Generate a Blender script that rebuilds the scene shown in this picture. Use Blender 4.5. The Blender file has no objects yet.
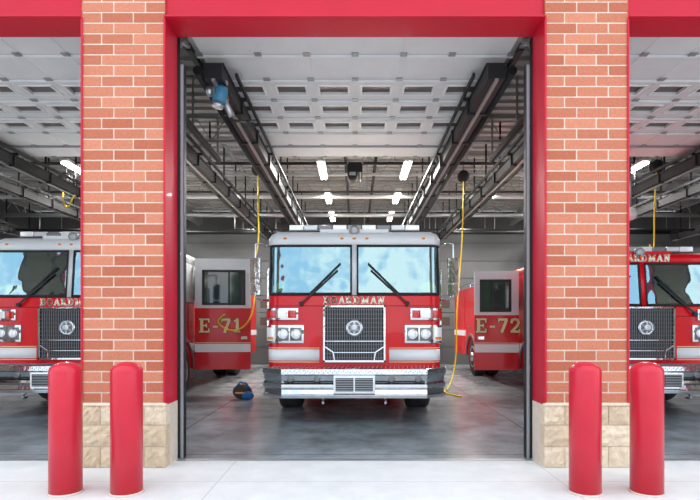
import bpy, math, random, bmesh
from mathutils import Vector, Matrix
random.seed(7)
S = bpy.context.scene
COL = S.collection
try:
    S.view_settings.view_transform = 'Standard'
    S.view_settings.look = 'None'
except Exception: pass

# ------------------------------------------------------------ materials
def nt(name):
    m = bpy.data.materials.new(name); m.use_nodes = True
    t = m.node_tree; b = t.nodes['Principled BSDF']
    return m, t, b
def mat(name, col, rough=.5, metal=0., coat=0., noise=0., nscale=5., bump=0., bscale=30., emit=0., ecol=None, spec=.5):
    m, t, b = nt(name)
    b.inputs['Base Color'].default_value = (*col, 1)
    b.inputs['Roughness'].default_value = rough
    b.inputs['Metallic'].default_value = metal
    b.inputs['Coat Weight'].default_value = coat
    b.inputs['Coat Roughness'].default_value = .05
    b.inputs['Specular IOR Level'].default_value = spec
    tc = t.nodes.new('ShaderNodeTexCoord')
    if noise > 0:
        n = t.nodes.new('ShaderNodeTexNoise'); n.inputs['Scale'].default_value = nscale
        n.inputs['Detail'].default_value = 6
        t.links.new(tc.outputs['Object'], n.inputs['Vector'])
        r = t.nodes.new('ShaderNodeMapRange')
        r.inputs['From Min'].default_value = .3; r.inputs['From Max'].default_value = .7
        r.inputs['To Min'].default_value = 1-noise; r.inputs['To Max'].default_value = 1+noise
        t.links.new(n.outputs['Fac'], r.inputs['Value'])
        mx = t.nodes.new('ShaderNodeVectorMath'); mx.operation = 'SCALE'
        mx.inputs[0].default_value = col
        t.links.new(r.outputs[0], mx.inputs['Scale'])
        t.links.new(mx.outputs[0], b.inputs['Base Color'])
    if bump > 0:
        n = t.nodes.new('ShaderNodeTexNoise'); n.inputs['Scale'].default_value = bscale
        n.inputs['Detail'].default_value = 4
        t.links.new(tc.outputs['Object'], n.inputs['Vector'])
        bp = t.nodes.new('ShaderNodeBump'); bp.inputs['Strength'].default_value = bump
        bp.inputs['Distance'].default_value = .02
        t.links.new(n.outputs['Fac'], bp.inputs['Height'])
        t.links.new(bp.outputs[0], b.inputs['Normal'])
    if emit > 0:
        b.inputs['Emission Color'].default_value = (*(ecol or col), 1)
        b.inputs['Emission Strength'].default_value = emit
    return m

RED = mat('truck_red_paint', (.70, .004, .012), .3, 0, .35, spec=.3)
WHITE = mat('truck_white_paint', (.72, .74, .75), .3, 0, .4)
STRIPE = mat('reflective_white_stripe', (.86, .86, .86), .35)
CHROME = mat('chrome', (.66, .68, .71), .06, 1., bump=.16, bscale=9)
ALU = mat('brushed_aluminium', (.55, .56, .58), .35, .9)
GRIL = mat('dark_grille_steel', (.20, .20, .21), .35, .8)
BLACK = mat('black_rubber', (.018, .018, .02), .6)
DARK = mat('dark_interior', (.035, .037, .04), .7)
TIRE = mat('tire_rubber', (.03, .03, .032), .75, bump=.2)
GOLD = mat('gold_leaf_lettering', (1., .80, .42), .4, .0)
GOLDW = mat('pale_gold_lettering', (1., .92, .74), .4)
LENSR = mat('red_lens', (.55, .01, .01), .1, 0, .8, emit=.15)
LENSC = mat('clear_lens', (.82, .84, .84), .1, .2, .8, emit=.15)
LENSA = mat('amber_lens', (.75, .25, .03), .1, 0, .8)
LIME = mat('lime_vest_fabric', (.45, .9, .05), .7)
STEEL = mat('crimson_steel_paint', (.56, .007, .028), .45, 0, .05, noise=.06, nscale=2, spec=.3)
BOLL = mat('bollard_red_paint', (.60, .016, .038), .34, 0, .2, noise=.05, nscale=6, spec=.35)
MORTAR = mat('mortar', (.74, .60, .50), .9, noise=.08, nscale=20)
BRACK = mat('black_rail_metal', (.012, .012, .014), .5, .1)
GREYM = mat('galvanised_steel', (.38, .39, .40), .45, .7)
TRACKM = mat('track_zinc', (.30, .32, .33), .5, .2)
DOORW = mat('door_panel_white', (.76, .77, .77), .5, noise=.04, nscale=3)
PANE = mat('door_window_pane', (.11, .08, .065), .15)
YEL = mat('yellow_hose', (.9, .66, .02), .4)
BLUE = mat('blue_motor_paint', (.05, .22, .36), .4)
TUBE = mat('fluorescent_tube', (1, 1, 1), .5, emit=14, ecol=(1, .97, .92))
CEILJ = mat('joist_paint', (.36, .36, .36), .6)

def glass():
    m, t, b = nt('windshield_glass')
    t.nodes.remove(b)
    out = t.nodes['Material Output']
    tr = t.nodes.new('ShaderNodeBsdfTransparent'); tr.inputs[0].default_value = (.55, .66, .66, 1)
    gl = t.nodes.new('ShaderNodeBsdfGlossy'); gl.inputs[0].default_value = (.56, .82, .88, 1)
    gl.inputs['Roughness'].default_value = .03
    tc = t.nodes.new('ShaderNodeTexCoord')
    n = t.nodes.new('ShaderNodeTexNoise'); n.inputs['Scale'].default_value = 1.8; n.inputs['Detail'].default_value = 2
    t.links.new(tc.outputs['Object'], n.inputs['Vector'])
    bp = t.nodes.new('ShaderNodeBump'); bp.inputs['Strength'].default_value = .4; bp.inputs['Distance'].default_value = .07
    t.links.new(n.outputs['Fac'], bp.inputs['Height']); t.links.new(bp.outputs[0], gl.inputs['Normal'])
    mx = t.nodes.new('ShaderNodeMixShader'); mx.inputs[0].default_value = .44
    t.links.new(tr.outputs[0], mx.inputs[1]); t.links.new(gl.outputs[0], mx.inputs[2])
    t.links.new(mx.outputs[0], out.inputs[0])
    return m
GLASS = glass()
SIDEGL = mat('side_window_glass', (.03, .045, .05), .05, .0, 1.)

def varmat(name, c1, c2, rough, bump, bscale):
    m, t, b = nt(name)
    a = t.nodes.new('ShaderNodeAttribute'); a.attribute_name = 'tone'
    r = t.nodes.new('ShaderNodeMix'); r.data_type = 'RGBA'
    r.inputs[6].default_value = (*c1, 1); r.inputs[7].default_value = (*c2, 1)
    t.links.new(a.outputs['Fac'], r.inputs[0])
    tc = t.nodes.new('ShaderNodeTexCoord')
    n = t.nodes.new('ShaderNodeTexNoise'); n.inputs['Scale'].default_value = bscale; n.inputs['Detail'].default_value = 5
    t.links.new(tc.outputs['Object'], n.inputs['Vector'])
    mr = t.nodes.new('ShaderNodeMapRange'); mr.inputs['To Min'].default_value = .72; mr.inputs['To Max'].default_value = 1.25
    t.links.new(n.outputs['Fac'], mr.inputs['Value'])
    sc = t.nodes.new('ShaderNodeVectorMath'); sc.operation = 'SCALE'
    t.links.new(r.outputs[2], sc.inputs[0]); t.links.new(mr.outputs[0], sc.inputs['Scale'])
    t.links.new(sc.outputs[0], b.inputs['Base Color'])
    bp = t.nodes.new('ShaderNodeBump'); bp.inputs['Strength'].default_value = bump; bp.inputs['Distance'].default_value = .02
    t.links.new(n.outputs['Fac'], bp.inputs['Height']); t.links.new(bp.outputs[0], b.inputs['Normal'])
    b.inputs['Roughness'].default_value = rough
    return m
BRICK = varmat('salmon_brick', (.46, .120, .060), (.62, .22, .125), .85, .3, 45)
STONE = varmat('split_face_stone', (.64, .48, .32), (.84, .70, .52), .9, .9, 22)

def slab_mat(name, col, rough, tile, joint, jcol, noise, nscale, off=(0, 0)):
    m, t, b = nt(name)
    tc = t.nodes.new('ShaderNodeTexCoord')
    n = t.nodes.new('ShaderNodeTexNoise'); n.inputs['Scale'].default_value = nscale
    n.inputs['Detail'].default_value = 9; n.inputs['Roughness'].default_value = .65
    t.links.new(tc.outputs['Object'], n.inputs['Vector'])
    mr = t.nodes.new('ShaderNodeMapRange'); mr.inputs['From Min'].default_value = .3; mr.inputs['From Max'].default_value = .7
    mr.inputs['To Min'].default_value = 1-noise; mr.inputs['To Max'].default_value = 1+noise
    t.links.new(n.outputs['Fac'], mr.inputs['Value'])
    mp = t.nodes.new('ShaderNodeMapping'); mp.inputs['Location'].default_value = (off[0], off[1], 0)
    t.links.new(tc.outputs['Object'], mp.inputs['Vector'])
    br = t.nodes.new('ShaderNodeTexBrick'); br.offset = 0; br.squash = 1
    br.inputs['Scale'].default_value = 1
    br.inputs['Brick Width'].default_value = tile[0]; br.inputs['Row Height'].default_value = tile[1]
    br.inputs['Mortar Size'].default_value = joint; br.inputs['Mortar Smooth'].default_value = .3
    br.inputs['Color1'].default_value = (*col, 1); br.inputs['Color2'].default_value = (*col, 1)
    br.inputs['Mortar'].default_value = (*jcol, 1)
    t.links.new(mp.outputs[0], br.inputs['Vector'])
    sc = t.nodes.new('ShaderNodeVectorMath'); sc.operation = 'SCALE'
    t.links.new(br.outputs['Color'], sc.inputs[0]); t.links.new(mr.outputs[0], sc.inputs['Scale'])
    t.links.new(sc.outputs[0], b.inputs['Base Color'])
    r2 = t.nodes.new('ShaderNodeMapRange'); r2.inputs['To Min'].default_value = rough*.6; r2.inputs['To Max'].default_value = rough*1.5
    t.links.new(n.outputs['Fac'], r2.inputs['Value']); t.links.new(r2.outputs[0], b.inputs['Roughness'])
    return m
FLOORM = slab_mat('sealed_concrete_floor', (.27, .305, .32), .22, (4.455, 3.2), .012, (.14, .15, .16), .42, 1.9, (2.2275, .9))
APRON = slab_mat('apron_concrete', (.77, .76, .74), .8, (3.0, 3.0), .010, (.64, .63, .61), .07, 4, (1.2, 1.45))
WALLM = mat('interior_wall_paint', (.10, .107, .11), .8, noise=.06, nscale=1)
WALLF = mat('front_wall_paint', (.45, .16, .1), .8)

# ------------------------------------------------------------ mesh builder
class MB:
    def __init__(s):
        s.v = []; s.f = []; s.m = []; s.sm = []; s.tone = []; s.mats = []
    def mi(s, m):
        if m not in s.mats: s.mats.append(m)
        return s.mats.index(m)
    def add(s, vs, fs, m, smooth=False, tone=.5):
        o = len(s.v); s.v += [tuple(p) for p in vs]; i = s.mi(m)
        for k, f in enumerate(fs):
            s.f.append([a+o for a in f]); s.m.append(i)
            s.sm.append(smooth if isinstance(smooth, bool) else smooth[k]); s.tone.append(tone)
    def box(s, x0, x1, y0, y1, z0, z1, m, tone=.5):
        vs = [(x0,y0,z0),(x1,y0,z0),(x1,y1,z0),(x0,y1,z0),(x0,y0,z1),(x1,y0,z1),(x1,y1,z1),(x0,y1,z1)]
        fs = [(0,3,2,1),(4,5,6,7),(0,1,5,4),(1,2,6,5),(2,3,7,6),(3,0,4,7)]
        s.add(vs, fs, m, False, tone)
    def beam(s, p0, p1, w, h, m):
        p0 = Vector(p0); p1 = Vector(p1); d = (p1-p0).normalized()
        up = Vector((0,0,1)) if abs(d.z) < .95 else Vector((0,1,0))
        a = d.cross(up).normalized(); b = a.cross(d).normalized()
        vs = []
        for p in (p0, p1):
            for sx, sz in ((-1,-1),(1,-1),(1,1),(-1,1)):
                vs.append(p+a*sx*w/2+b*sz*h/2)
        s.add(vs, [(0,3,2,1),(4,5,6,7),(0,1,5,4),(1,2,6,5),(2,3,7,6),(3,0,4,7)], m)
    def cyl(s, p0, p1, r, m, n=16, r1=None):
        r1 = r if r1 is None else r1
        p0 = Vector(p0); p1 = Vector(p1); d = (p1-p0).normalized()
        up = Vector((0,0,1)) if abs(d.z) < .95 else Vector((0,1,0))
        a = d.cross(up).normalized(); b = a.cross(d).normalized()
        vs = []
        for p, rr in ((p0, r), (p1, r1)):
            for k in range(n):
                t = 2*math.pi*k/n; vs.append(p+a*math.cos(t)*rr+b*math.sin(t)*rr)
        fs = [tuple(range(n))[::-1], tuple(range(n, 2*n))]; sm = [False, False]
        for k in range(n):
            fs.append((k, (k+1) % n, n+(k+1) % n, n+k)); sm.append(True)
        s.add(vs, fs, m, sm)
    def lathe(s, prof, c, axis, m, n=32):
        c = Vector(c); d = Vector(axis).normalized()
        up = Vector((0,0,1)) if abs(d.z) < .95 else Vector((0,1,0))
        a = d.cross(up).normalized(); b = a.cross(d).normalized()
        vs = []; L = len(prof)
        for r, h in prof:
            for k in range(n):
                t = 2*math.pi*k/n; vs.append(c+d*h+a*math.cos(t)*r+b*math.sin(t)*r)
        fs = []; sm = []
        for i in range(L-1):
            for k in range(n):
                fs.append((i*n+k, i*n+(k+1) % n, (i+1)*n+(k+1) % n, (i+1)*n+k)); sm.append(True)
        fs.append(tuple(range(n))[::-1]); sm.append(False)
        fs.append(tuple(range((L-1)*n, L*n))); sm.append(False)
        s.add(vs, fs, m, sm)
    def tube(s, pts, r, m, n=8):
        for a, b in zip(pts[:-1], pts[1:]): s.cyl(a, b, r, m, n)
    def sphere(s, c, r, m, sx=1, sy=1, sz=1, n=16):
        prof = [(max(.001, r*math.sin(math.pi*k/8)), -r*math.cos(math.pi*k/8)) for k in range(9)]
        o = len(s.v); s.lathe(prof, (0,0,0), (0,0,1), m, n)
        for i in range(o, len(s.v)):
            v = s.v[i]; s.v[i] = (c[0]+v[0]*sx, c[1]+v[1]*sy, c[2]+v[2]*sz)
    def rings(s, rings, m, smooth=True):
        n = len(rings[0]); vs = [p for r in rings for p in r]; fs = []; sm = []
        for i in range(len(rings)-1):
            for k in range(n):
                fs.append((i*n+k, i*n+(k+1) % n, (i+1)*n+(k+1) % n, (i+1)*n+k)); sm.append(smooth)
        fs.append(tuple(range(n))[::-1]); sm.append(False)
        fs.append(tuple(range((len(rings)-1)*n, len(rings)*n))); sm.append(False)
        s.add(vs, fs, m, sm)
    def build(s, name, parent=None, loc=(0,0,0), bevel=0, segs=2, fix=True):
        me = bpy.data.meshes.new(name); me.from_pydata(s.v, [], s.f)
        for m in s.mats: me.materials.append(m)
        me.polygons.foreach_set('material_index', s.m)
        me.polygons.foreach_set('use_smooth', s.sm)
        at = me.attributes.new('tone', 'FLOAT', 'FACE'); at.data.foreach_set('value', s.tone)
        me.update()
        if fix:
            bm = bmesh.new(); bm.from_mesh(me); bmesh.ops.recalc_face_normals(bm, faces=bm.faces[:]); bm.to_mesh(me); bm.free()
        o = bpy.data.objects.new(name, me); COL.objects.link(o); o.location = loc
        if parent: o.parent = parent
        if bevel:
            b = o.modifiers.new('bevel', 'BEVEL'); b.width = bevel; b.segments = segs; b.limit_method = 'ANGLE'; b.angle_limit = math.radians(40)
        return o
def empty(name, loc=(0,0,0)):
    o = bpy.data.objects.new(name, None); COL.objects.link(o); o.location = loc; return o
def bool_cut(o, cutters):
    for c in cutters:
        md = o.modifiers.new('b', 'BOOLEAN'); md.operation = 'DIFFERENCE'; md.object = c; md.solver = 'EXACT'
    bpy.context.view_layer.update()
    me = bpy.data.meshes.new_from_object(o.evaluated_get(bpy.context.evaluated_depsgraph_get()))
    o.modifiers.clear(); o.data = me
    for c in cutters: bpy.data.objects.remove(c)

# serif signwriter letters drawn from strokes
def _ser(x, z, w=.15): return ([(x-w, z), (x+w, z)], .07)
_ST = lambda x, w=.2: ([(x, 0), (x, 1)], w)
GLY = {
 'E': (.80, [_ST(.17), ([(0,.05),(.7,.05)],.1), ([(0,.95),(.7,.95)],.1), ([(.17,.5),(.5,.5)],.09), ([(.68,0),(.68,.27)],.07), ([(.68,.73),(.68,1)],.07), ([(.5,.37),(.5,.63)],.06)]),
 '-': (.50, [([(.05,.42),(.4,.42)],.13)]),
 '7': (.74, [([(.02,.93),(.66,.93)],.14), ([(.6,.9),(.25,0)],.18), ([(.05,.72),(.05,1)],.07)]),
 '1': (.60, [_ST(.3), _ser(.3,.04,.22), ([(.08,.8),(.3,.95)],.1)]),
 '2': (.74, [([(.08,.70),(.14,.9),(.34,.96),(.54,.88),(.58,.68),(.48,.46),(.1,.08)],.15), ([(.03,.07),(.64,.07)],.14), ([(.63,0),(.63,.25)],.06)]),
 'B': (.78, [_ST(.17), ([(0,.95),(.42,.95),(.56,.86),(.58,.74),(.52,.6),(.40,.53),(.17,.53)],.12), ([(.17,.53),(.48,.51),(.63,.4),(.65,.27),(.6,.12),(.45,.05),(0,.05)],.12)]),
 'O': (.88, [([(.42+.33*math.cos(math.pi*k/8), .5+.43*math.sin(math.pi*k/8)) for k in range(17)],.16)]),
 'A': (.90, [([(.1,0),(.42,1)],.1), ([(.42,1),(.74,0)],.2), ([(.2,.32),(.62,.32)],.08), _ser(.1,.03), _ser(.74,.03,.17)]),
 'R': (.88, [_ST(.17), ([(0,.95),(.44,.95),(.58,.86),(.6,.74),(.54,.58),(.42,.5),(.17,.5)],.12), ([(.38,.5),(.70,0)],.19), _ser(.17,.03,.17), _ser(.74,.03,.12)]),
 'D': (.86, [_ST(.17), ([(0,.95),(.42,.95),(.62,.8),(.69,.6),(.69,.4),(.62,.2),(.42,.05),(0,.05)],.14)]),
 'M': (1.10, [_ST(.17,.1), _ST(.86), ([(.15,1),(.5,.08)],.18), ([(.5,.08),(.86,1)],.08), _ser(.17,.03), _ser(.86,.03,.17), _ser(.1,.97,.1), _ser(.92,.97,.12)]),
 'N': (.92, [_ST(.17,.1), _ST(.72,.1), ([(.15,1),(.72,0)],.2), _ser(.17,.03), _ser(.1,.97,.12), _ser(.72,.97)]),
}
def lettering(name, body, h, loc, parent, m, sx=1., gap=.12, outline=0., bold=.03):
    W = sum(GLY[c][0]+gap for c in body)-gap
    b = MB(); x = -W/2
    for c in body:
        for pts, w in GLY[c][1]:
            for (p, q) in zip(pts[:-1], pts[1:]):
                lay = [(bold, -.005, -.002, m)]
                if outline: lay.append((outline, -.002, 0, BLACK))
                for (ex, y0, y1, mm) in lay:
                    P = Vector(((x+p[0])*sx, 0, p[1]-.5)); Q = Vector(((x+q[0])*sx, 0, q[1]-.5))
                    d = (Q-P).normalized(); nn = Vector((-d.z, 0, d.x))*(w+ex)/2
                    e = d*(ex/2+(.03 if len(pts) > 2 else 0)); P = P-e; Q = Q+e
                    vs = [((v.x)*h, yy, (v.z)*h) for yy in (y0, y1) for v in (P-nn, Q-nn, Q+nn, P+nn)]
                    b.add(vs, [(0,1,2,3),(7,6,5,4),(0,4,5,1),(1,5,6,2),(2,6,7,3),(3,7,4,0)], mm)
        x += GLY[c][0]+gap
    return b.build(name, parent, loc)

# ------------------------------------------------------------ building shell
YF, YI, YB = 5.0, 5.33, 18.2
BAY = 4.455; XW = 11.2; ZH = 4.32; ZC = 5.35
b = MB(); b.box(-XW-.3, XW+.3, YI, YB+.3, -.2, 0, FLOORM); b.build('floor')
b = MB(); b.box(-40, 40, -45, YI, -.2, 0, APRON); b.build('ground_apron')
b = MB(); b.box(-XW, XW, YB, YB+.25, 0, ZC, WALLM); b.build('wall_back')
b = MB(); b.box(-XW-.25, -XW, YI, YB+.25, 0, ZC, WALLM); b.build('wall_left')
b = MB(); b.box(XW, XW+.25, YI, YB+.25, 0, ZC, WALLM); b.build('wall_right')
DECK = mat('metal_roof_deck', (.46, .46, .455), .55, noise=.05, nscale=2)
b = MB(); b.box(-XW-.25, XW+.25, YI, YB+.25, ZC+.06, ZC+.2, DECK)
y = YI+.1
while y < YB-.1:
    b.box(-XW, XW, y, y+.14, ZC, ZC+.06, DECK); y += .3
CEIL = b.build('ceiling')
b = MB(); b.box(-XW-.25, XW+.25, YF, YI, 4.95, 5.9, WALLF); b.build('wall_front')

def pillar(xc):
    hw = .399; zt = 4.95; b = MB()
    b.box(xc-hw+.006, xc+hw-.006, YF+.006, YI-.003, .3, zt, MORTAR)
    z = .625; row = 0; ch = .1016; mj = .0145
    while z < zt-.01:
        z1 = min(z+ch-mj, zt)
        cuts = [0, .305, .610, 2*hw] if row % 2 else [0, 2*hw-.610, 2*hw-.305, 2*hw]
        for a, c in zip(cuts[:-1], cuts[1:]):
            l = xc-hw+a+(0 if a == 0 else mj/2); r = xc-hw+c-(0 if c == 2*hw else mj/2)
            b.box(l, r, YF+random.uniform(0, .003), YF+.12, z, z1, BRICK, random.random())
        z += ch; row += 1
    z = 0; row = 0
    for h in (.205, .205, .19):
        cuts = [0, .41, .83] if row % 2 else [0, .2, .62, .83]
        for a, c in zip(cuts[:-1], cuts[1:]):
            l = xc-.415+a+.004; r = xc-.415+c-.004
            nx, nz = 7, 5; y0 = YF-.028; vs = []; fs = []
            for j in range(nz+1):
                for i in range(nx+1):
                    e = i in (0, nx) or j in (0, nz)
                    vs.append((l+(r-l)*i/nx, y0+(.014 if e else random.uniform(-.014, .012)), z+.004+(h-.008)*j/nz))
            for j in range(nz):
                for i in range(nx):
                    q = j*(nx+1)+i; fs.append((q, q+1, q+nx+2, q+nx+1))
            tone = random.random()
            b.add(vs, fs, STONE, False, tone)
            b.box(l, r, y0+.0145, YF+.1, z+.004, z+h-.004, STONE, tone)
        z += h; row += 1
    b.box(xc-.41, xc+.41, YF-.005, YI-.003, 0, .6, MORTAR)
    vs = [(xc-.418, YF-.03, .600), (xc+.418, YF-.03, .600), (xc+.418, YF+.03, .600), (xc-.418, YF+.03, .600),
          (xc-.402, YF-.002, .622), (xc+.402, YF-.002, .622), (xc+.402, YF+.03, .622), (xc-.402, YF+.03, .622)]
    b.add(vs, [(0,3,2,1),(4,5,6,7),(0,1,5,4),(1,2,6,5),(2,3,7,6),(3,0,4,7)], STONE, False, .8)
    return b.build('brick_pillar', fix=False)
for k in range(6): pillar((k-2.5)*BAY)
BX = [-2*BAY, -BAY, 0, BAY, 2*BAY]
for i, x in enumerate(BX):
    h = BAY/2-.399
    b = MB()
    for sg in (-1, 1):
        xa, xb = sorted((x+sg*(h-.001), x+sg*(h-.008)))
        b.box(xa, xb, YF-.004, YI+.0, 0, ZH, STEEL)
        xa, xb = sorted((x+sg*(h-.008), x+sg*(h+.012)))
        b.box(xa, xb, YF-.010, YF-.002, .625, ZH, STEEL)
    b.box(x-h, x+h, YF+.03, YI+.0, ZH, 4.94, STEEL)
    b.box(x-h, x+h, YF-.03, YF+.03, ZH, ZH+.018, STEEL)
    b.box(x-h, x+h, YF-.03, YF+.03, ZH+.30, ZH+.32, STEEL)
    b.build('trim_%d' % (i+1), bevel=.002)
b = MB()
for x in BX: b.box(x-1.8, x+1.8, YI-.09, YI-.01, 0, .004, GREYM)
b.build('trim_threshold')

for x in (-2.37, -1.87, 1.885, 2.39):
    b = MB(); r = .125
    prof = [(r, 0), (r, .99)] + [(r*math.cos(t), .99+.08*math.sin(t)) for t in [math.pi/2*k/8 for k in range(1, 8)]] + [(.003, 1.07)]
    b.lathe(prof, (x, 4.26, 0), (0,0,1), BOLL, 40)
    b.lathe([(r+.012, 0), (r+.006, .012), (r, .014)], (x, 4.26, 0), (0,0,1), MORTAR, 40)
    b.build('bollard')

# overhead sectional doors (open)
ZD = 4.50
def sectional_door(x):
    e = empty('overhead_garage_door', (x, 0, 0))
    b = MB(); y0 = 5.4; sw = .61; n = 7
    for k in range(n):
        a = y0+k*sw+.006; c = y0+(k+1)*sw-.006
        if 2 <= k <= 4:
            wy0, wy1 = a+.17, c-.17
            b.box(-1.83, 1.83, a, wy0, ZD, ZD+.05, DOORW); b.box(-1.83, 1.83, wy1, c, ZD, ZD+.05, DOORW)
            xs = [-1.83]
            for j in range(6):
                cx = -1.40+.56*j; xs += [cx-.19, cx+.19]
            xs.append(1.83)
            for j in range(0, len(xs), 2): b.box(xs[j], xs[j+1], wy0, wy1, ZD, ZD+.05, DOORW)
            for j in range(6):
                cx = -1.40+.56*j
                b.box(cx-.19, cx+.19, wy0, wy1, ZD+.03, ZD+.036, PANE)
                for (u0,u1,v0,v1) in ((cx-.21,cx+.21,wy0-.02,wy0+.005),(cx-.21,cx+.21,wy1-.005,wy1+.02),(cx-.21,cx-.185,wy0,wy1),(cx+.185,cx+.21,wy0,wy1)):
                    b.box(u0,u1,v0,v1,ZD-.014,ZD,STRIPE)
        else:
            b.box(-1.83, 1.83, a, c, ZD, ZD+.05, DOORW)
        for sx in (-1.80, -1.12, -.56, 0, .56, 1.12, 1.80):
            b.box(sx-.025, sx+.025, a+.02, c-.02, ZD-.006, ZD, GREYM if abs(sx) > 1.5 else DOORW)
            b.box(sx-.04, sx+.04, c-.05, c+.05, ZD-.02, ZD-.006, GREYM)
        b.box(-1.83, 1.83, a-.012, a, ZD+.0, ZD+.03, GREYM)
        b.box(-1.83, 1.83, a+.01, a+.03, ZD-.03, ZD, GREYM if k in (0, 6) else DOORW)
    b.build('door_sections', e)
    b = MB()
    for sg in (-1, 1):
        def bx(u0, u1, y0_, y1_, z0, z1, m):
            a, c = sorted((sg*u0, sg*u1)); b.box(a, c, y0_, y1_, z0, z1, m)
        bx(1.795, 1.826, YI+.01, YI+.016, 0, ZH, BRACK)
        bx(1.765, 1.795, YI+.02, YI+.09, 0, ZD-.45, TRACKM)
        bx(1.758, 1.765, YI+.02, YI+.09, 0, ZD-.45, BRACK)
        pts = [(sg*1.87, YI+.07+.5*(1-math.cos(t)), ZD-.45+.45*math.sin(t)) for t in [math.pi/2*k/6 for k in range(7)]]
        for p, q in zip(pts[:-1], pts[1:]): b.beam(p, q, .05, .03, GREYM)
        b.beam((sg*1.87, 5.85, ZD), (sg*1.87, 9.9, ZD), .06, .09, BRACK)
        for yy in (6.8, 8.3, 9.8): b.beam((sg*1.87, yy, ZD), (sg*1.87, yy, ZC), .03, .03, GREYM)
    b.build('door_tracks', e)
    b = MB()
    b.box(-.15, .15, 10.3, 10.8, ZD-.10, ZD+.07, BRACK)
    b.cyl((-.05, 10.2, ZD-.16), (-.05, 10.5, ZD-.16), .10, BRACK)
    b.box(-.11, .01, 10.15, 10.22, ZD-.20, ZD-.14, GREYM)
    b.cyl((.1, 10.3, ZD-.1), (.1, 10.3, ZD-.42), .012, GREYM, 6)
    for sg in (-1, 1): b.beam((sg*.12, 10.4, ZD), (sg*.3, 10.5, ZC), .025, .025, GREYM)
    b.build('door_opener', e)
for x in BX: sectional_door(x)

def exhaust_rail(x, motor=False):
    e = empty('exhaust_extraction_rail', (x, 0, 0))
    sg = -1 if x < 0 else 1
    b = MB()
    b.box(-.10, .10, 5.9, 17.2, 4.17, 4.33, BRACK)
    b.box(-.12, .12, 5.9, 17.2, 4.33, 4.345, BRACK)
    b.box(-.02, .02, 5.9, 17.2, 4.14, 4.17, GREYM)
    y = 6.9
    while y < 17:
        b.box(-.13, .13, y-.03, y+.03, 4.15, 4.36, BRACK)
        if y > 9.8: b.beam((0, y, 4.35), (0, y, ZC), .03, .03, BRACK)
        y += 1.1
    b.build('rail_beam', e)
    b = MB()
    b.cyl((sg*.24, 6.1, 4.36), (sg*.24, 15.5, 4.28), .055, BRACK, 12)
    b.beam((sg*-.17, 6.3, 4.40), (sg*-.17, 17, 4.40), .03, .05, BRACK)
    for y in (6.9, 9.1, 11.3, 13.5, 15.4): b.beam((sg*.28, y, 4.36), (sg*-.18, y, 4.36), .04, .04, BRACK)
    b.build('air_line', e)
    if motor:
        b = MB()
        b.lathe([(.05,0),(.078,.02),(.078,.16),(.06,.20)], (.0, 6.12, 3.98), (.25,0,1), BLUE, 24)
        b.lathe([(.07,0),(.075,.04),(.05,.07)], (.04, 6.12, 4.19), (0,0,1), ALU, 24)
        b.lathe([(.055,0),(.06,.05),(.03,.07)], (-.06, 6.08, 4.10), (-1,0,0), ALU, 24)
        b.cyl((.05, 6.16, 4.06), (.14, 6.20, 3.86), .035, ALU, 14)
        b.lathe([(.065,0),(.07,.02),(.07,.05)], (-.015, 6.12, 3.93), (.25,0,1), ALU, 24)
        b.box(-.06, .06, 6.1, 6.4, 4.12, 4.26, ALU)
        b.tube([(.06,6.2,4.0),(.12,6.3,3.85),(.22,6.6,3.95),(.22,7.2,4.2)], .018, BLACK)
        b.build('winch_motor', e)
for bx in BX:
    exhaust_rail(bx-1.61, bx == 0); exhaust_rail(bx+1.61)

# joists, pipes and ducts hang from the ceiling
b = MB()
for y in (9.95, 12.1, 14.3, 16.5):
    b.box(-XW+.02, XW-.02, y-.05, y+.05, ZC-.05, ZC-.002, CEILJ); b.box(-XW+.02, XW-.02, y-.05, y+.05, ZC-.50, ZC-.45, CEILJ)
    x = -XW+.05
    while x < XW-.6:
        b.beam((x, y, ZC-.46), (x+.28, y, ZC-.04), .02, .02, CEILJ); b.beam((x+.28, y, ZC-.04), (x+.56, y, ZC-.46), .02, .02, CEILJ)
        x += .56
b.build('joists', CEIL)
b = MB()
for y, z, r, m in ((13.6, 4.72, .05, WHITE), (11.2, 4.85, .035, BRACK), (15.3, 4.6, .06, GREYM), (12.7, 4.62, .03, BRACK), (17.2, 4.45, .08, BRACK), (16.0, 4.3, .03, BRACK)):
    b.cyl((-XW+.03, y, z), (XW-.03, y, z), r, m, 12)
    for x in range(-10, 11, 2): b.beam((x+.3, y, z), (x+.3, y, ZC), .015, .015, GREYM)
for x in (-2.6, 2.3, -7, 7, -.2, .45):
    b.cyl((x, YI+4.8, 4.95), (x, YB-.03, 4.95), .035, BRACK if abs(x) < 1 else GREYM, 12)
b.build('sprinkler_pipes', CEIL)
b = MB()     # round ducts over the exhaust rails and unit heaters
for x in (-5.3, 5.3):
    b.cyl((x, 10.2, 4.9), (x, 17.6, 4.9), .16, GREYM, 24)
    y = 10.6
    while y < 17.5:
        b.lathe([(.165,0),(.172,.02),(.165,.04)], (x, y, 4.9), (0,1,0), GREYM, 24); y += 1.2
b.build('ventilation_duct', CEIL)
for x in (-2.3, 2.35):
    b = MB(); yy = 16.9; z = 3.55
    b.box(x-.38, x+.38, yy, yy+.5, z, z+.62, GREYM)
    for k in range(7): b.beam((x-.34, yy-.015, z+.06+.08*k), (x+.34, yy-.015, z+.06+.08*k), .03, .02, BLACK)
    for sx in (-.3, .3): b.beam((x+sx, yy+.25, z+.62), (x+sx, yy+.25, ZC-.03), .02, .02, GREYM)
    b.build('unit_heater', bevel=.01)

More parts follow.
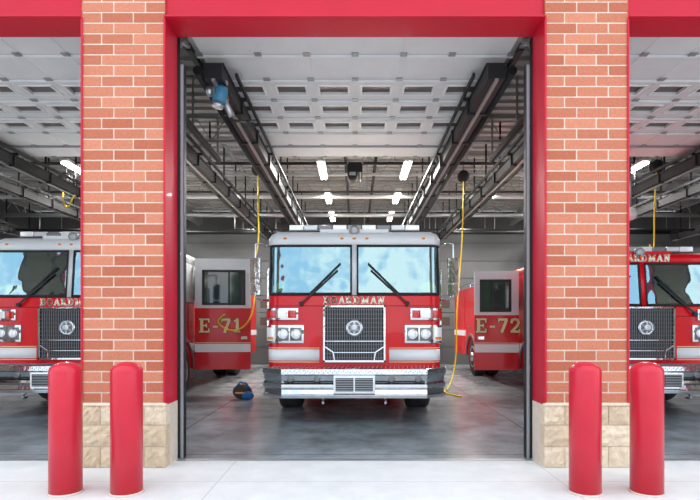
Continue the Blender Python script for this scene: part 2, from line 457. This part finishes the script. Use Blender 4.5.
for x in (-8.6, -6.1, -3.35, -.72, 1.12, 3.5, 6.1, 8.6):
    for y in (11.5, 13.9, 16.4):
        e = empty('fluorescent_light', (x, y, 4.80))
        b = MB(); b.box(-.09, .09, -.62, .62, .0, .06, WHITE)
        b.beam((0, -.4, .06), (0, -.4, ZC-4.805), .01, .01, GREYM); b.beam((0, .4, .06), (0, .4, ZC-4.805), .01, .01, GREYM)
        b.build('housing', e)
        b = MB(); b.cyl((-.04, -.6, -.028), (-.04, .6, -.028), .026, TUBE, 10); b.cyl((.04, -.6, -.028), (.04, .6, -.028), .026, TUBE, 10)
        b.build('tubes', e)
        L = bpy.data.lights.new('lamp', 'AREA'); L.shape = 'RECTANGLE'; L.size = .14; L.size_y = 1.2; L.energy = 88; L.color = (1, .97, .92)
        o = bpy.data.objects.new('lamp', L); COL.objects.link(o); o.parent = e; o.location = (0, 0, -.06)

# ------------------------------------------------------------ fire truck
def fire_truck(X, Y, roof=2.75, ws0=1.80, ws1=2.53, roofm=WHITE, label=None, side=0, hinge=1.62, dw=1.08, WY=1.30, CL=2.75):
    e = empty('fire_truck', (X, Y, 0))
    HW, R = 1.25, .17
    rake = .075
    def yf(z):
        if z <= ws0: return 0.
        if z <= ws1: return rake*(z-ws0)/(ws1-ws0)
        return rake
    def plan(s, yy, off=0., hw=HW, r=R):
        a = abs(s); sg = 1 if s >= 0 else -1
        f = hw-r; arc = math.pi/2*r
        if a <= f: x, y, nx, ny = a, 0, 0, -1
        elif a <= f+arc:
            t = (a-f)/r; x, y, nx, ny = f+r*math.sin(t), r*(1-math.cos(t)), math.sin(t), -math.cos(t)
        else: x, y, nx, ny = hw, r+a-f-arc, 1, 0
        return (sg*(x+nx*off), yy+y+ny*off)
    F0 = HW-R; ARC = math.pi/2*R; SEND = F0+ARC
    def ssamp(s0, s1):
        ks = [s0, s1]
        for sg in (-1, 1):
            for k in range(9):
                v = sg*(F0+ARC*k/8)
                if s0 < v < s1: ks.append(v)
        return sorted(set(ks))
    def patch(b, s0, s1, z0, z1, off, th, m, nz=1):
        ss = ssamp(s0, s1); vs = []; n = len(ss)
        zs = [z0+(z1-z0)*k/nz for k in range(nz+1)]
        for z in zs:
            for s_ in ss:
                x, y = plan(s_, yf(z), off); vs.append((x, y, z))
        for z in zs:
            for s_ in ss:
                x, y = plan(s_, yf(z), off-th); vs.append((x, y, z))
        M = n*(nz+1); fs = []; sm = []
        for j in range(nz):
            for i in range(n-1):
                q = j*n+i; fs.append((q, q+1, q+n+1, q+n)); sm.append(True)
                fs.append((M+q, M+q+n, M+q+n+1, M+q+1)); sm.append(True)
        for i in range(n-1):
            fs.append((i, M+i, M+i+1, i+1)); sm.append(False)
            q = nz*n+i; fs.append((q, q+1, M+q+1, M+q)); sm.append(False)
        for j in range(nz):
            q = j*n; fs.append((q, q+n, M+q+n, M+q)); sm.append(False)
            q = j*n+n-1; fs.append((q, M+q, M+q+n, q+n)); sm.append(False)
        b.add(vs, fs, m, sm)
    def ring(z, inset=0., yoff=0.):
        S_ = SEND+CL-R; ss = [-S_]+[-(F0+ARC*k/8) for k in range(8, -1, -1)]+[F0+ARC*k/8 for k in range(9)]+[S_]
        pts = []
        for s_ in ss:
            x, y = plan(s_, yf(z)+yoff, -inset)
            if abs(s_) == S_: y = CL
            pts.append((x, y, z))
        return pts
    b = MB(); b.rings([ring(.52), ring(.9), ring(ws0-.02), ring(ws0, .01)], RED)
    cab = b.build('cab_lower', e)
    c = MB(); c.cyl((X-1.6, Y+WY, .5), (X+1.6, Y+WY, .5), .60, BLACK, 40); co = c.build('cut')
    c2 = MB(); c2.box(X-2, X+2, Y+WY-.6, Y+WY+.6, -.2, .5, BLACK); co2 = c2.build('cut2')
    bpy.context.view_layer.update(); bool_cut(cab, [co, co2])
    h = roof-ws1
    b = MB(); b.rings([ring(ws1, .0), ring(ws1+.02, -.012), ring(ws1+h*.45, -.012), ring(ws1+h*.75, .03), ring(ws1+h*.93, .11), ring(roof, .26)], roofm)
    b.build('cab_roof', e)
    b = MB(); um = WHITE if roofm is WHITE else RED
    for sg in (-1, 1):
        s0 = SEND-.10; s1 = SEND+CL-R
        a, c = sorted((sg*s0, sg*s1)); patch(b, a, c, ws0, ws1, 0, .04, um)
        wins = ((.22, .95), (WY+.42, min(CL-.4, WY+1.1)))
        for (u, v) in wins:
            a, c = sorted((sg*(SEND+u), sg*(SEND+v))); patch(b, a, c, ws0+.06, ws1-.08, .006, .02, BLACK)
            a, c = sorted((sg*(SEND+u+.03), sg*(SEND+v-.03))); patch(b, a, c, ws0+.09, ws1-.11, .009, .01, SIDEGL)
    patch(b, -.045, .045, ws0, ws1, .004, .04, um)
    b.box(-HW+.01, HW-.01, CL-.04, CL, ws0, ws1, um)
    b.build('cab_pillars', e)
    b = MB()
    for sg in (-1, 1):
        u, v = .035, SEND-.085
        for (p, q, z0, z1) in ((u, v, ws0, ws0+.035), (u, v, ws1-.03, ws1), (u, u+.025, ws0, ws1), (v-.03, v, ws0, ws1)):
            a, c = sorted((sg*p, sg*q)); patch(b, a, c, z0, z1, .008, .03, BLACK)
    b.build('windshield_seal', e)
    b = MB()
    for sg in (-1, 1):
        a, c = sorted((sg*.05, sg*(SEND-.1)))
        ss = ssamp(a, c); vs = []
        for z in (ws0+.03, ws1-.025):
            for s_ in ss:
                x, y = plan(s_, yf(z), -.004); vs.append((x, y, z))
        n = len(ss); b.add(vs, [(i, i+1, n+i+1, n+i) for i in range(n-1)], GLASS, True)
    b.build('windshield', e)
    b = MB()
    b.box(-1.15, 1.15, .16, .50, ws0, ws0+.05, BLACK)
    b.box(-.25, .25, .2, 1.4, ws0-.0, ws0+.16, DARK)
    b.box(-1.2, 1.2, 1.6, 1.64, ws0, ws1-.01, DARK)  # dark liner board, added to keep the cab inside dark
    for sg in (-1, 1):
        b.box(sg*.75-.25, sg*.75+.25, 1.0, 1.14, ws0, ws0+.42, DARK)
        b.box(sg*.75-.13, sg*.75+.13, 1.02, 1.12, ws0+.43, ws0+.6, DARK)
    b.build('cab_interior', e, bevel=.02)
    b = MB()
    for k in range(24):
        t0, t1 = 2*math.pi*k/24, 2*math.pi*(k+1)/24
        b.cyl((.75+.22*math.cos(t0), .62-.1*math.sin(t0), ws0+.10+.16*math.sin(t0)), (.75+.22*math.cos(t1), .62-.1*math.sin(t1), ws0+.10+.16*math.sin(t1)), .014, BLACK, 6)
    b.cyl((.53, .62, ws0+.1), (.97, .62, ws0+.1), .014, BLACK, 6)
    b.build('steering_wheel', e)
    b = MB()
    for sg in (-1, 1):
        b.sphere((sg*1.07, .16, ws0+.12), .10, LIME, 1.1, .5, .8)
    b.build('safety_vest', e)
    b = MB()
    patch(b, -(SEND+CL-R-.02), -.50, .86, 1.02, .004, .006, STRIPE); patch(b, .50, SEND+CL-R-.02, .86, 1.02, .004, .006, STRIPE)
    cab_stripe = b.build('reflective_stripe', e)
    c = MB(); c.cyl((X-1.6, Y+WY, .5), (X+1.6, Y+WY, .5), .60, BLACK, 40); co = c.build('cut')
    bool_cut(cab_stripe, [co])
    b = MB()
    for sg in (-1, 1):
        a, c = sorted((sg*.50, sg*(SEND+.4))); patch(b, a, c, 1.035, 1.045, .004, .006, GOLD); patch(b, a, c, .835, .845, .004, .006, GOLD)
    patch(b, -1.15, 1.15, ws0-.16, ws0-.152, .003, .004, BLACK)
    b.build('pinstripes', e)
    # grille
    b = MB(); g0, g1 = .84, 1.65; gw = .445
    b.box(-gw+.02, gw-.02, -.03, .01, g0, g1-.01, BLACK)
    b.box(-gw, gw, -.065, .0, g1-.03, g1, CHROME); b.box(-gw, gw, -.065, 0, g0, g0+.03, CHROME)
    for sg in (-1, 1):
        a, c = sorted((sg*gw, sg*(gw-.03))); b.box(a, c, -.065, 0, g0, g1, CHROME)
    for k in range(1, 24):
        x = -gw+.03+(2*gw-.06)*k/24; b.box(x-.006, x+.006, -.05, -.03, g0+.03, g1-.03, GRIL)
    for k in range(1, 13):
        z = g0+(g1-g0)*k/13; b.box(-gw+.03, gw-.03, -.045, -.03, z-.004, z+.004, GRIL)
    for sg in (-1, 1):
        b.beam((sg*(gw-.03), -.06, g0+.22), (sg*.30, -.06, g0+.14), .02, .02, CHROME)
        b.beam((sg*.30, -.06, g0+.14), (sg*.28, -.06, g0+.02), .02, .02, CHROME)
    b.beam((-gw+.03, -.06, g0+.30), (gw-.03, -.06, g0+.30), .02, .012, CHROME)
    b.beam((-.30, -.06, g0+.14), (.30, -.06, g0+.14), .02, .012, CHROME)
    b.lathe([(.125, 0), (.125, .02), (.105, .035), (.10, .02)], (0, -.045, 1.33), (0,-1,0), CHROME, 36)
    b.lathe([(.098, 0), (.085, .022)], (0, -.05, 1.33), (0,-1,0), GRIL, 32)
    b.lathe([(.055, 0), (.05, .035), (.02, .04)], (0, -.07, 1.33), (0,-1,0), ALU, 24)
    for k in range(6):
        t = math.pi/3*k+.52; b.beam((0, -.085, 1.33), (.085*math.cos(t), -.075, 1.33+.085*math.sin(t)), .028, .012, ALU)
    b.build('grille', e, bevel=.003)
    b = MB()
    for sg in (-1, 1):
        def P(p, q, z0, z1, off, th, m):
            a, c = sorted((sg*p, sg*q)); patch(b, a, c, z0, z1, off, th, m)
        P(.80, 1.28, 1.44, 1.61, .035, .05, CHROME)
        P(.825, .945, 1.47, 1.58, .048, .03, LENSR)
        P(.965, 1.09, 1.47, 1.58, .044, .03, LENSC)
        P(1.11, 1.26, 1.47, 1.58, .048, .03, LENSR)
        P(.72, 1.28, 1.11, 1.37, .035, .05, CHROME)
        P(.75, .915, 1.145, 1.335, .05, .03, GRIL)
        P(.935, 1.10, 1.145, 1.335, .05, .03, GRIL)
        P(1.12, 1.25, 1.145, 1.335, .048, .03, LENSC); P(1.14, 1.23, 1.16, 1.20, .052, .03, LENSA)
        for cx in (.8325, 1.0175):
            b.lathe([(.074, 0), (.074, .012), (.064, .016)], (sg*cx, -.048, 1.24), (0,-1,0), CHROME, 24)
            b.sphere((sg*cx, -.062, 1.24), .062, LENSC, 1, .3, 1)
    b.build('headlights', e, bevel=.004)
    # bumper : ribbed, wraps round angled corners
    def bump(prof, m, xw=1.25, xf=.98):
        rr = []
        for g, z in prof:
            pts = [(-xw-g, .02), (-xw-g, -.22), (-xf, -.46-g), (xf, -.46-g), (xw+g, -.22), (xw+g, .02)]
            rr.append([(x, y, z) for x, y in pts])
        b.rings(rr, m, False)
    b = MB()
    bump([(.014, .385), (.018, .43), (.0, .44), (-.012, .50), (.02, .53), (.02, .57), (-.01, .60), (.006, .69), (.024, .705), (.022, .775), (.0, .785)], CHROME)
    b.box(-.95, .95, -.484, -.46, .597, .607, BLACK)
    for k in range(-32, 33):
        x = k*.03
        b.beam((x, -.4855, .72+.02*(k % 2)), (x+.014, -.4855, .74+.02*(k % 2)), .006, .006, GRIL)
    for k in range(-19, 20):
        x = k*.06
        b.beam((x, -.42 if abs(x) < .9 else -.28, .787), (x+.03, -.10, .787), .006, .008, ALU)
    b.box(-.28, .28, -.515, -.40, .455, .69, CHROME)
    b.box(-.25, -.01, -.525, -.51, .485, .66, BLACK); b.box(.01, .25, -.525, -.51, .485, .66, BLACK)
    for k in range(7):
        z = .503+.0235*k
        b.box(-.25, -.01, -.532, -.522, z-.004, z+.004, ALU); b.box(.01, .25, -.532, -.522, z-.004, z+.004, ALU)
    for sg in (-1, 1):
        for xx in (.50, .86):
            b.lathe([(.045, 0), (.045, .02), (.03, .028)], (sg*xx, -.455, .64), (0,-1,0), GRIL, 20)
        pts = [(sg*.42, -.30, .40), (sg*.42, -.42, .36), (sg*.42, -.46, .33), (sg*.42, -.42, .30), (sg*.42, -.36, .31)]
        b.tube(pts, .018, CHROME)
    b.build('front_bumper', e, bevel=.005)
    b = MB()
    for sg in (-1, 1):
        p = (sg*.76, -.02, ws0-.12); q = (sg*.44, -.02+.025, ws0+.17); r = (sg*.24, yf(ws0+.4)-.03, ws0+.36)
        b.cyl((p[0], .0, p[2]), (p[0], -.05, p[2]), .03, BLACK, 12)
        b.beam((p[0], -.045, p[2]), q, .028, .02, BLACK); b.beam(q, r, .022, .018, BLACK)
        b.beam((sg*.64, -.015, ws0+.02), (sg*.20, yf(ws0+.45)-.025, ws0+.46), .03, .018, BLACK)
    b.build('wipers', e)
    b = MB()
    for sg in (-1, 1):
        x = sg*1.42
        b.box(x-.075, x+.075, -.02, .06, ws0+.17, ws0+.53, CHROME); b.box(x-.075, x+.075, -.0, .06, ws0-.0, ws0+.15, CHROME)
        b.box(x-.06, x+.06, .06, .065, ws0+.19, ws0+.51, SIDEGL)
        b.tube([(sg*1.24, .25, ws1-.03), (sg*1.36, .05, ws1+.02), (x, .02, ws1-.0), (x, .02, ws0-.02), (sg*1.36, .08, ws0-.07), (sg*1.24, .2, ws0-.06)], .015, CHROME, 8)
    b.build('mirrors', e, bevel=.015)
    b = MB()
    b.box(-.98, .98, .32, .62, roof+.02, roof+.04, ALU)
    for sg in (-1, 1): b.box(sg*.6-.05, sg*.6+.05, .38, .56, roof-.02, roof+.02, BLACK)
    ms = [LENSC, ALU, GRIL, LENSC, GREYM, LENSC, GRIL, ALU, LENSC]
    for k in range(9):
        x = -.98+k*.2178; b.box(x+.006, x+.2118, .34, .60, roof+.04, roof+.12, ms[k])
    b.build('light_bar', e, bevel=.012)
    b = MB()
    zb = ws1+.09
    for x in (-.18, 0, .18, -1.0, 1.0):
        b.sphere((x, rake-.012, zb), .022, LENSA, 1.3, .6, .7)
    b.lathe([(.075,0),(.075,.05),(.06,.07),(.03,.078)], (0, .16, roof+.0), (0,-1,0), GREYM, 24)
    b.box(-.5, .5, .16, .22, roof-.06, roof+.02, roofm)
    b.build('marker_lights', e)
    def wheel(b, x, y, dual=False):
        sg = 1 if x > 0 else -1; w = .30 if dual else .38
        xo = x+sg*w/2
        prof = [(.30, 0), (.44, .0), (.49, .02), (.505, .06), (.505, w-.06), (.49, w-.02), (.44, w), (.30, w)]
        b.lathe([(r, h-w) for r, h in prof], (xo, y, .505), (sg,0,0), TIRE, 40)
        b.lathe([(.29, -.08), (.29, .006), (.26, .006), (.22, -.06), (.13, -.05), (.12, .04), (.05, .06)], (xo, y, .505), (sg,0,0), ALU, 32)
        for k in range(10):
            t = 2*math.pi*k/10; cy, cz = y+.17*math.cos(t), .505+.17*math.sin(t)
            b.cyl((xo-sg*.05, cy, cz), (xo-sg*.01, cy, cz), .016, CHROME, 8)
        if dual: b.lathe([(r, h-w) for r, h in prof], (xo-sg*.34, y, .505), (sg,0,0), TIRE, 32)
        for k in range(30):
            t = 2*math.pi*k/30
            for hx in (.05, .14, .23):
                b.beam((xo-sg*hx, y+.503*math.cos(t), .505+.503*math.sin(t)), (xo-sg*(hx+.05), y+.503*math.cos(t+.04), .505+.503*math.sin(t+.04)), .022, .010, TIRE)
    b = MB(); BL1 = 8.6; RY = 6.3
    for sg in (-1, 1): wheel(b, sg*1.04, WY); wheel(b, sg*1.05, RY, True)
    b.build('wheels', e)
    b = MB()
    b.box(-.42, .42, .3, 8.4, .56, .70, BLACK); b.box(-.9, .9, WY-.08, WY+.08, .42, .54, BLACK); b.box(-.7, .7, RY-.1, RY+.1, .4, .56, BLACK)
    b.box(-.5, .5, .1, 2.4, .40, .56, BLACK)
    b.build('chassis', e)
    b = MB()
    for sg in (-1, 1):
        for cy in (WY, RY):
            pts = [(sg*1.255, cy+.61*math.cos(t), .5+.61*math.sin(t)) for t in [math.pi*k/16 for k in range(17)]]
            for p, q in zip(pts[:-1], pts[1:]): b.beam(p, q, .03, .05, ALU)
        for yy in (.22, WY+.3, CL-.35):
            b.box(min(sg*1.249, sg*1.253), max(sg*1.249, sg*1.253), yy-.004, yy+.004, 1.12 if yy < 2 else .6, ws0, BLACK)
        b.beam((sg*1.285, .30, 1.1), (sg*1.285, .30, 2.2), .025, .025, CHROME)
        b.beam((sg*1.285, CL-.25, 1.0), (sg*1.285, CL-.25, 2.3), .025, .025, CHROME)
        for zz in (1.1, 2.2): b.beam((sg*1.24, .30, zz), (sg*1.285, .30, zz), .02, .02, CHROME)
        for zz in (1.0, 2.3): b.beam((sg*1.24, CL-.25, zz), (sg*1.285, CL-.25, zz), .02, .02, CHROME)
    b.build('side_trim', e)
    bt = min(2.55, roof-.1)
    b = MB(); b.box(-1.24, 1.24, CL+.7, BL1, .52, bt, RED)
    body = b.build('rear_body', e)
    c = MB(); c.cyl((X-1.6, Y+RY, .5), (X+1.6, Y+RY, .5), .60, BLACK, 40); co = c.build('cut')
    bool_cut(body, [co])
    b = MB(); b.box(-1.235, 1.235, CL+.705, BL1-.005, bt+.001, bt+.02, ALU)  # unseen aluminium top, added to stop red bounce onto the ceiling
    HOSEW = bpy.data.materials.get('folded_hose_canvas') or mat('folded_hose_canvas', (.55, .50, .38), .9)
    for k in range(8): b.box(-.75+.19*k, -.59+.19*k, CL+1.2, BL1-.3, bt+.02, bt+.10, HOSEW)
    b.build('unseen_hose_bed', e, bevel=.01)
    b = MB(); b.box(-1.15, 1.15, CL+.02, CL+.7, .52, bt-.3, ALU)
    for sg in (-1, 1):
        for i in range(4):
            for j in range(3):
                b.lathe([(.05,0),(.05,.02),(.03,.03)], (sg*1.15, CL+.15+.14*i, 1.1+.2*j), (sg,0,0), CHROME, 12)
        b.cyl((sg*1.15, CL+.3, .8), (sg*1.27, CL+.3, .8), .08, CHROME, 16)
        for (y0, y1, z0, z1) in ((CL+.85, 5.5, .62, 2.2), (5.65, 6.95, 1.25, 2.2), (7.1, 8.0, .62, 2.2)):
            a, c = sorted((sg*1.24, sg*1.25)); b.box(a, c, y0, y1, z0, z1, RED)
            zz = z0+.03
            while zz < z1:
                a, c = sorted((sg*1.249, sg*1.254)); b.box(a, c, y0+.03, y1-.03, zz, zz+.05, RED); zz += .07
            a, c = sorted((sg*1.25, sg*1.275)); b.box(a, c, (y0+y1)/2-.15, (y0+y1)/2+.15, z0+.05, z0+.08, CHROME)
        a, c = sorted((sg*1.24, sg*1.262)); b.box(a, c, CL+.75, 5.6, 1.06, 1.22, STRIPE); b.box(a, c, 7.0, BL1-.02, 1.06, 1.22, STRIPE)
        b.beam((sg*1.15, CL+.8, bt+.14), (sg*1.15, BL1-.1, bt+.14), .03, .03, CHROME)
        for yy in (CL+.85, 5.2, 6.8, 8.4): b.beam((sg*1.15, yy, bt+.021), (sg*1.15, yy, bt+.14), .03, .03, CHROME)
    b.build('pump_panel_and_compartments', e)
    if roofm is WHITE:
        lettering('lettering', 'BOARDMAN', .102, (0, -.004, ws0-.076), e, GOLDW, 1.02, .16, 0, .07)
    else:
        lettering('lettering', 'BOARDMAN', .102, (0, rake-.014, ws1+.07), e, GOLDW, 1.02, .16, 0, .07)
    if side:
        x0 = 1.27; dt = ws1+.14 if roofm is WHITE else ws1+.08; th = .06; zb_ = .5
        d = MB()
        def dbox(u0, u1, v0, v1, z0, z1, m):
            a, c = sorted((side*u0, side*u1)); d.box(a, c, v0, v1, z0, z1, m)
        wz0, wz1 = ws0-.02, ws1-.10
        dbox(0, dw, 0, th, zb_, wz0-.08, RED)
        dbox(0, dw, 0, th, wz0-.08, wz0, WHITE); dbox(0, dw, 0, th, wz1, dt, WHITE)
        dbox(0, .16, 0, th, wz0, wz1, WHITE); dbox(dw-.12, dw, 0, th, wz0, wz1, WHITE)
        dbox(.16, dw-.12, .02, .03, wz0, wz1, SIDEGL)
        for (u0, u1, z0, z1) in ((.14, dw-.10, wz0-.02, wz0+.02), (.14, dw-.10, wz1-.02, wz1+.02), (.14, .18, wz0, wz1), (dw-.14, dw-.10, wz0, wz1), (.60*dw, .60*dw+.02, wz0, wz1)):
            dbox(u0, u1, -.008, .03, z0, z1, BLACK)
        dbox(.0, dw, -.004, 0, .84, 1.0, STRIPE)
        dbox(.0, dw, -.004, 0, 1.015, 1.028, GOLD)
        dbox(dw-.18, dw-.06, -.03, -.002, 1.09, 1.15, CHROME)
        dbox(.02, dw-.02, th, th+.02, zb_+.03, wz0-.05, DARK)
        ob = d.build('open_door', e, (side*x0, hinge, 0), bevel=.008)
        ob.rotation_euler = (0, 0, side*math.radians(4))
        lettering('door_lettering', label, .27, (side*dw*.46, -.004, 1.36), ob, GOLD, 1.0, .12, .10)
    return e

fire_truck(-.01, 7.45)
fire_truck(-4.40, 8.00, label='E-71', side=1, hinge=2.15, WY=1.55, CL=3.35)
fire_truck(4.42, 7.95, roof=2.50, ws0=1.66, ws1=2.33, roofm=RED, label='E-72', side=-1, hinge=2.05, dw=.84, WY=1.50, CL=3.0)

# ------------------------------------------------------------ misc objects
def hose(pts, r=.014):
    e = empty('air_hose_reel', (pts[0][0], pts[0][1], 0))
    c = bpy.data.curves.new('hose', 'CURVE'); c.dimensions = '3D'; c.bevel_depth = r; c.bevel_resolution = 2
    sp = c.splines.new('NURBS'); sp.points.add(len(pts)-1); sp.use_endpoint_u = True; sp.order_u = 3
    for p, q in zip(sp.points, pts): p.co = (q[0]-pts[0][0], q[1]-pts[0][1], q[2], 1)
    o = bpy.data.objects.new('hose', c); COL.objects.link(o); c.materials.append(YEL); o.parent = e
    z = pts[0][2]; b = MB()
    b.lathe([(.05,-.07),(.13,-.06),(.13,-.04),(.10,-.04),(.10,.04),(.13,.04),(.13,.06),(.05,.07)], (0,0,z+.05), (0,1,0), BRACK, 24)
    b.beam((0,0,z+.1), (0,0,ZC), .04, .04, GREYM)
    b.build('reel', e)
hose([(2.5, 12, 4.75), (2.5, 12, 4), (2.45, 12, 3), (2.3, 11.8, 1.6), (2.25, 11.5, .6), (2.0, 11.0, .02), (1.7, 10.4, .02), (2.0, 9.8, .02)], .015)
hose([(-2.15, 11.5, 4.75), (-2.15, 11.5, 4), (-2.1, 11.4, 3.2), (-2.2, 11.2, 2.6), (-2.35, 10.4, 1.7), (-2.75, 10.0, 1.45), (-2.3, 9.95, 1.2), (-1.95, 10.0, 1.5), (-2.0, 10.4, 2.0)], .015)
hose([(6.15, 10.6, 4.55), (6.1, 10.6, 4), (6.1, 10.6, 2.9), (6.0, 10.5, 2.7), (5.95, 10.5, 3.0)])
hose([(-6.4, 11.5, 4.55), (-6.5, 11.5, 4.2), (-6.3, 11.4, 3.9), (-6.1, 11.2, 4.1), (-6.0, 11.2, 4.2)])

b = MB(); b.sphere((5.4, 10.2, 3.55), .13, WHITE); b.cyl((5.4, 10.2, 3.6), (5.4, 10.2, 4.72), .02, GREYM, 10)  # plain white ball on a hanger rod
b.build('hanging_white_ball')

b = MB()
GEARB = mat('blue_gear_fabric', (.02, .12, .35), .8, bump=.3)
GEARD = mat('dark_turnout_fabric', (.05, .045, .04), .85, bump=.3)
b.sphere((-2.08, 9.6, .14), .15, GEARD, 1.2, .9, .95); b.sphere((-1.96, 9.5, .08), .09, GEARB, 1.3, .9, .9)
b.tube([(-2.2, 9.55, .2), (-2.1, 9.5, .33), (-1.98, 9.5, .30), (-1.94, 9.55, .18)], .015, GEARB)
b.box(-2.18, -1.98, 9.46, 9.475, .12, .15, LENSA)
b.build('gear_bag')

BDG = mat('back_door_grey', (.13, .135, .14), .6)
for i, x in enumerate(BX):
    b = MB()
    for k in range(7):
        b.box(x-1.8, x+1.8, YB-.06, YB-.005, .01+k*.6, .59+k*.6, BDG)
    for k in (2, 3):
        for j in range(5):
            cx = x-1.4+.7*j; b.box(cx-.25, cx+.25, YB-.066, YB-.058, .16+k*.6, .44+k*.6, PANE)
    b.build('door_%d' % (i+1))
LOCK = mat('locker_metal', (.16, .17, .18), .5, .4)
for x in (-2.25, 2.2, -6.7, 6.7):
    b = MB()
    b.box(x-.5, x+.5, YB-.45, YB-.08, .05, 1.95, LOCK)
    b.box(x-.47, x+.47, YB-.42, YB-.1, 0, .05, BLACK)
    for k in range(3):
        b.box(x-.49+.33*k, x-.18+.33*k, YB-.462, YB-.45, .08, 1.92, LOCK); b.box(x-.22+.33*k, x-.20+.33*k, YB-.475, YB-.462, .9, 1.1, CHROME)
    b.build('locker')
# electrical panels and conduit on the back wall piers
for x in (-2.25, 2.2):
    b = MB()
    b.box(x-.22, x+.22, YB-.14, YB-.001, 2.2, 2.95, GREYM); b.box(x-.19, x+.19, YB-.15, YB-.14, 2.24, 2.91, LOCK)
    for sx in (-.12, 0, .12): b.cyl((x+sx, YB-.05, 2.95), (x+sx, YB-.05, 4.9), .02, GREYM, 10)
    b.build('electrical_panel')

LEAF = mat('leaves', (.07, .14, .035), .8, noise=.5, nscale=1.5)
BARK = mat('bark', (.10, .07, .05), .9)
for x, y, s in ((-26, -34, 1.1), (-15, -38, 1.3), (-4, -36, 1.), (8, -39, 1.25), (19, -35, 1.05), (30, -37, 1.2)):  # out of view behind the camera, added as dark reflections for the chrome
    b = MB(); b.cyl((x, y, 0), (x, y, 3*s), .3*s, BARK, 12, .18*s)
    for k in range(14):
        b.sphere((x+random.uniform(-2.3, 2.3)*s, y+random.uniform(-2, 2)*s, (4+random.uniform(-1.3, 2.4))*s), random.uniform(1.0, 1.7)*s, LEAF)
    b.build('reflection_tree')

# ------------------------------------------------------------ world
w = bpy.data.worlds.new('sky'); S.world = w; w.use_nodes = True
t = w.node_tree; bg = t.nodes['Background']
tc = t.nodes.new('ShaderNodeTexCoord'); n = t.nodes.new('ShaderNodeTexNoise'); n.inputs['Scale'].default_value = 3.6; n.inputs['Detail'].default_value = 7
t.links.new(tc.outputs['Generated'], n.inputs['Vector'])
cr = t.nodes.new('ShaderNodeValToRGB'); cr.color_ramp.elements[0].position = .42; cr.color_ramp.elements[0].color = (.48, .68, .88, 1)
cr.color_ramp.elements[1].position = .58; cr.color_ramp.elements[1].color = (1, 1, 1, 1)
t.links.new(n.outputs['Fac'], cr.inputs[0]); t.links.new(cr.outputs[0], bg.inputs[0])
bg.inputs[1].default_value = 2.4

# ------------------------------------------------------------ camera
cam = bpy.data.cameras.new('camera'); co = bpy.data.objects.new('camera', cam); COL.objects.link(co)
co.location = (0, 0, 1.37); co.rotation_euler = (math.pi/2, 0, 0)
cam.sensor_width = 36; cam.lens = 520/700*36; cam.shift_x = -5/700; cam.shift_y = 75/700
cam.clip_start = .05; cam.clip_end = 300
S.camera = co
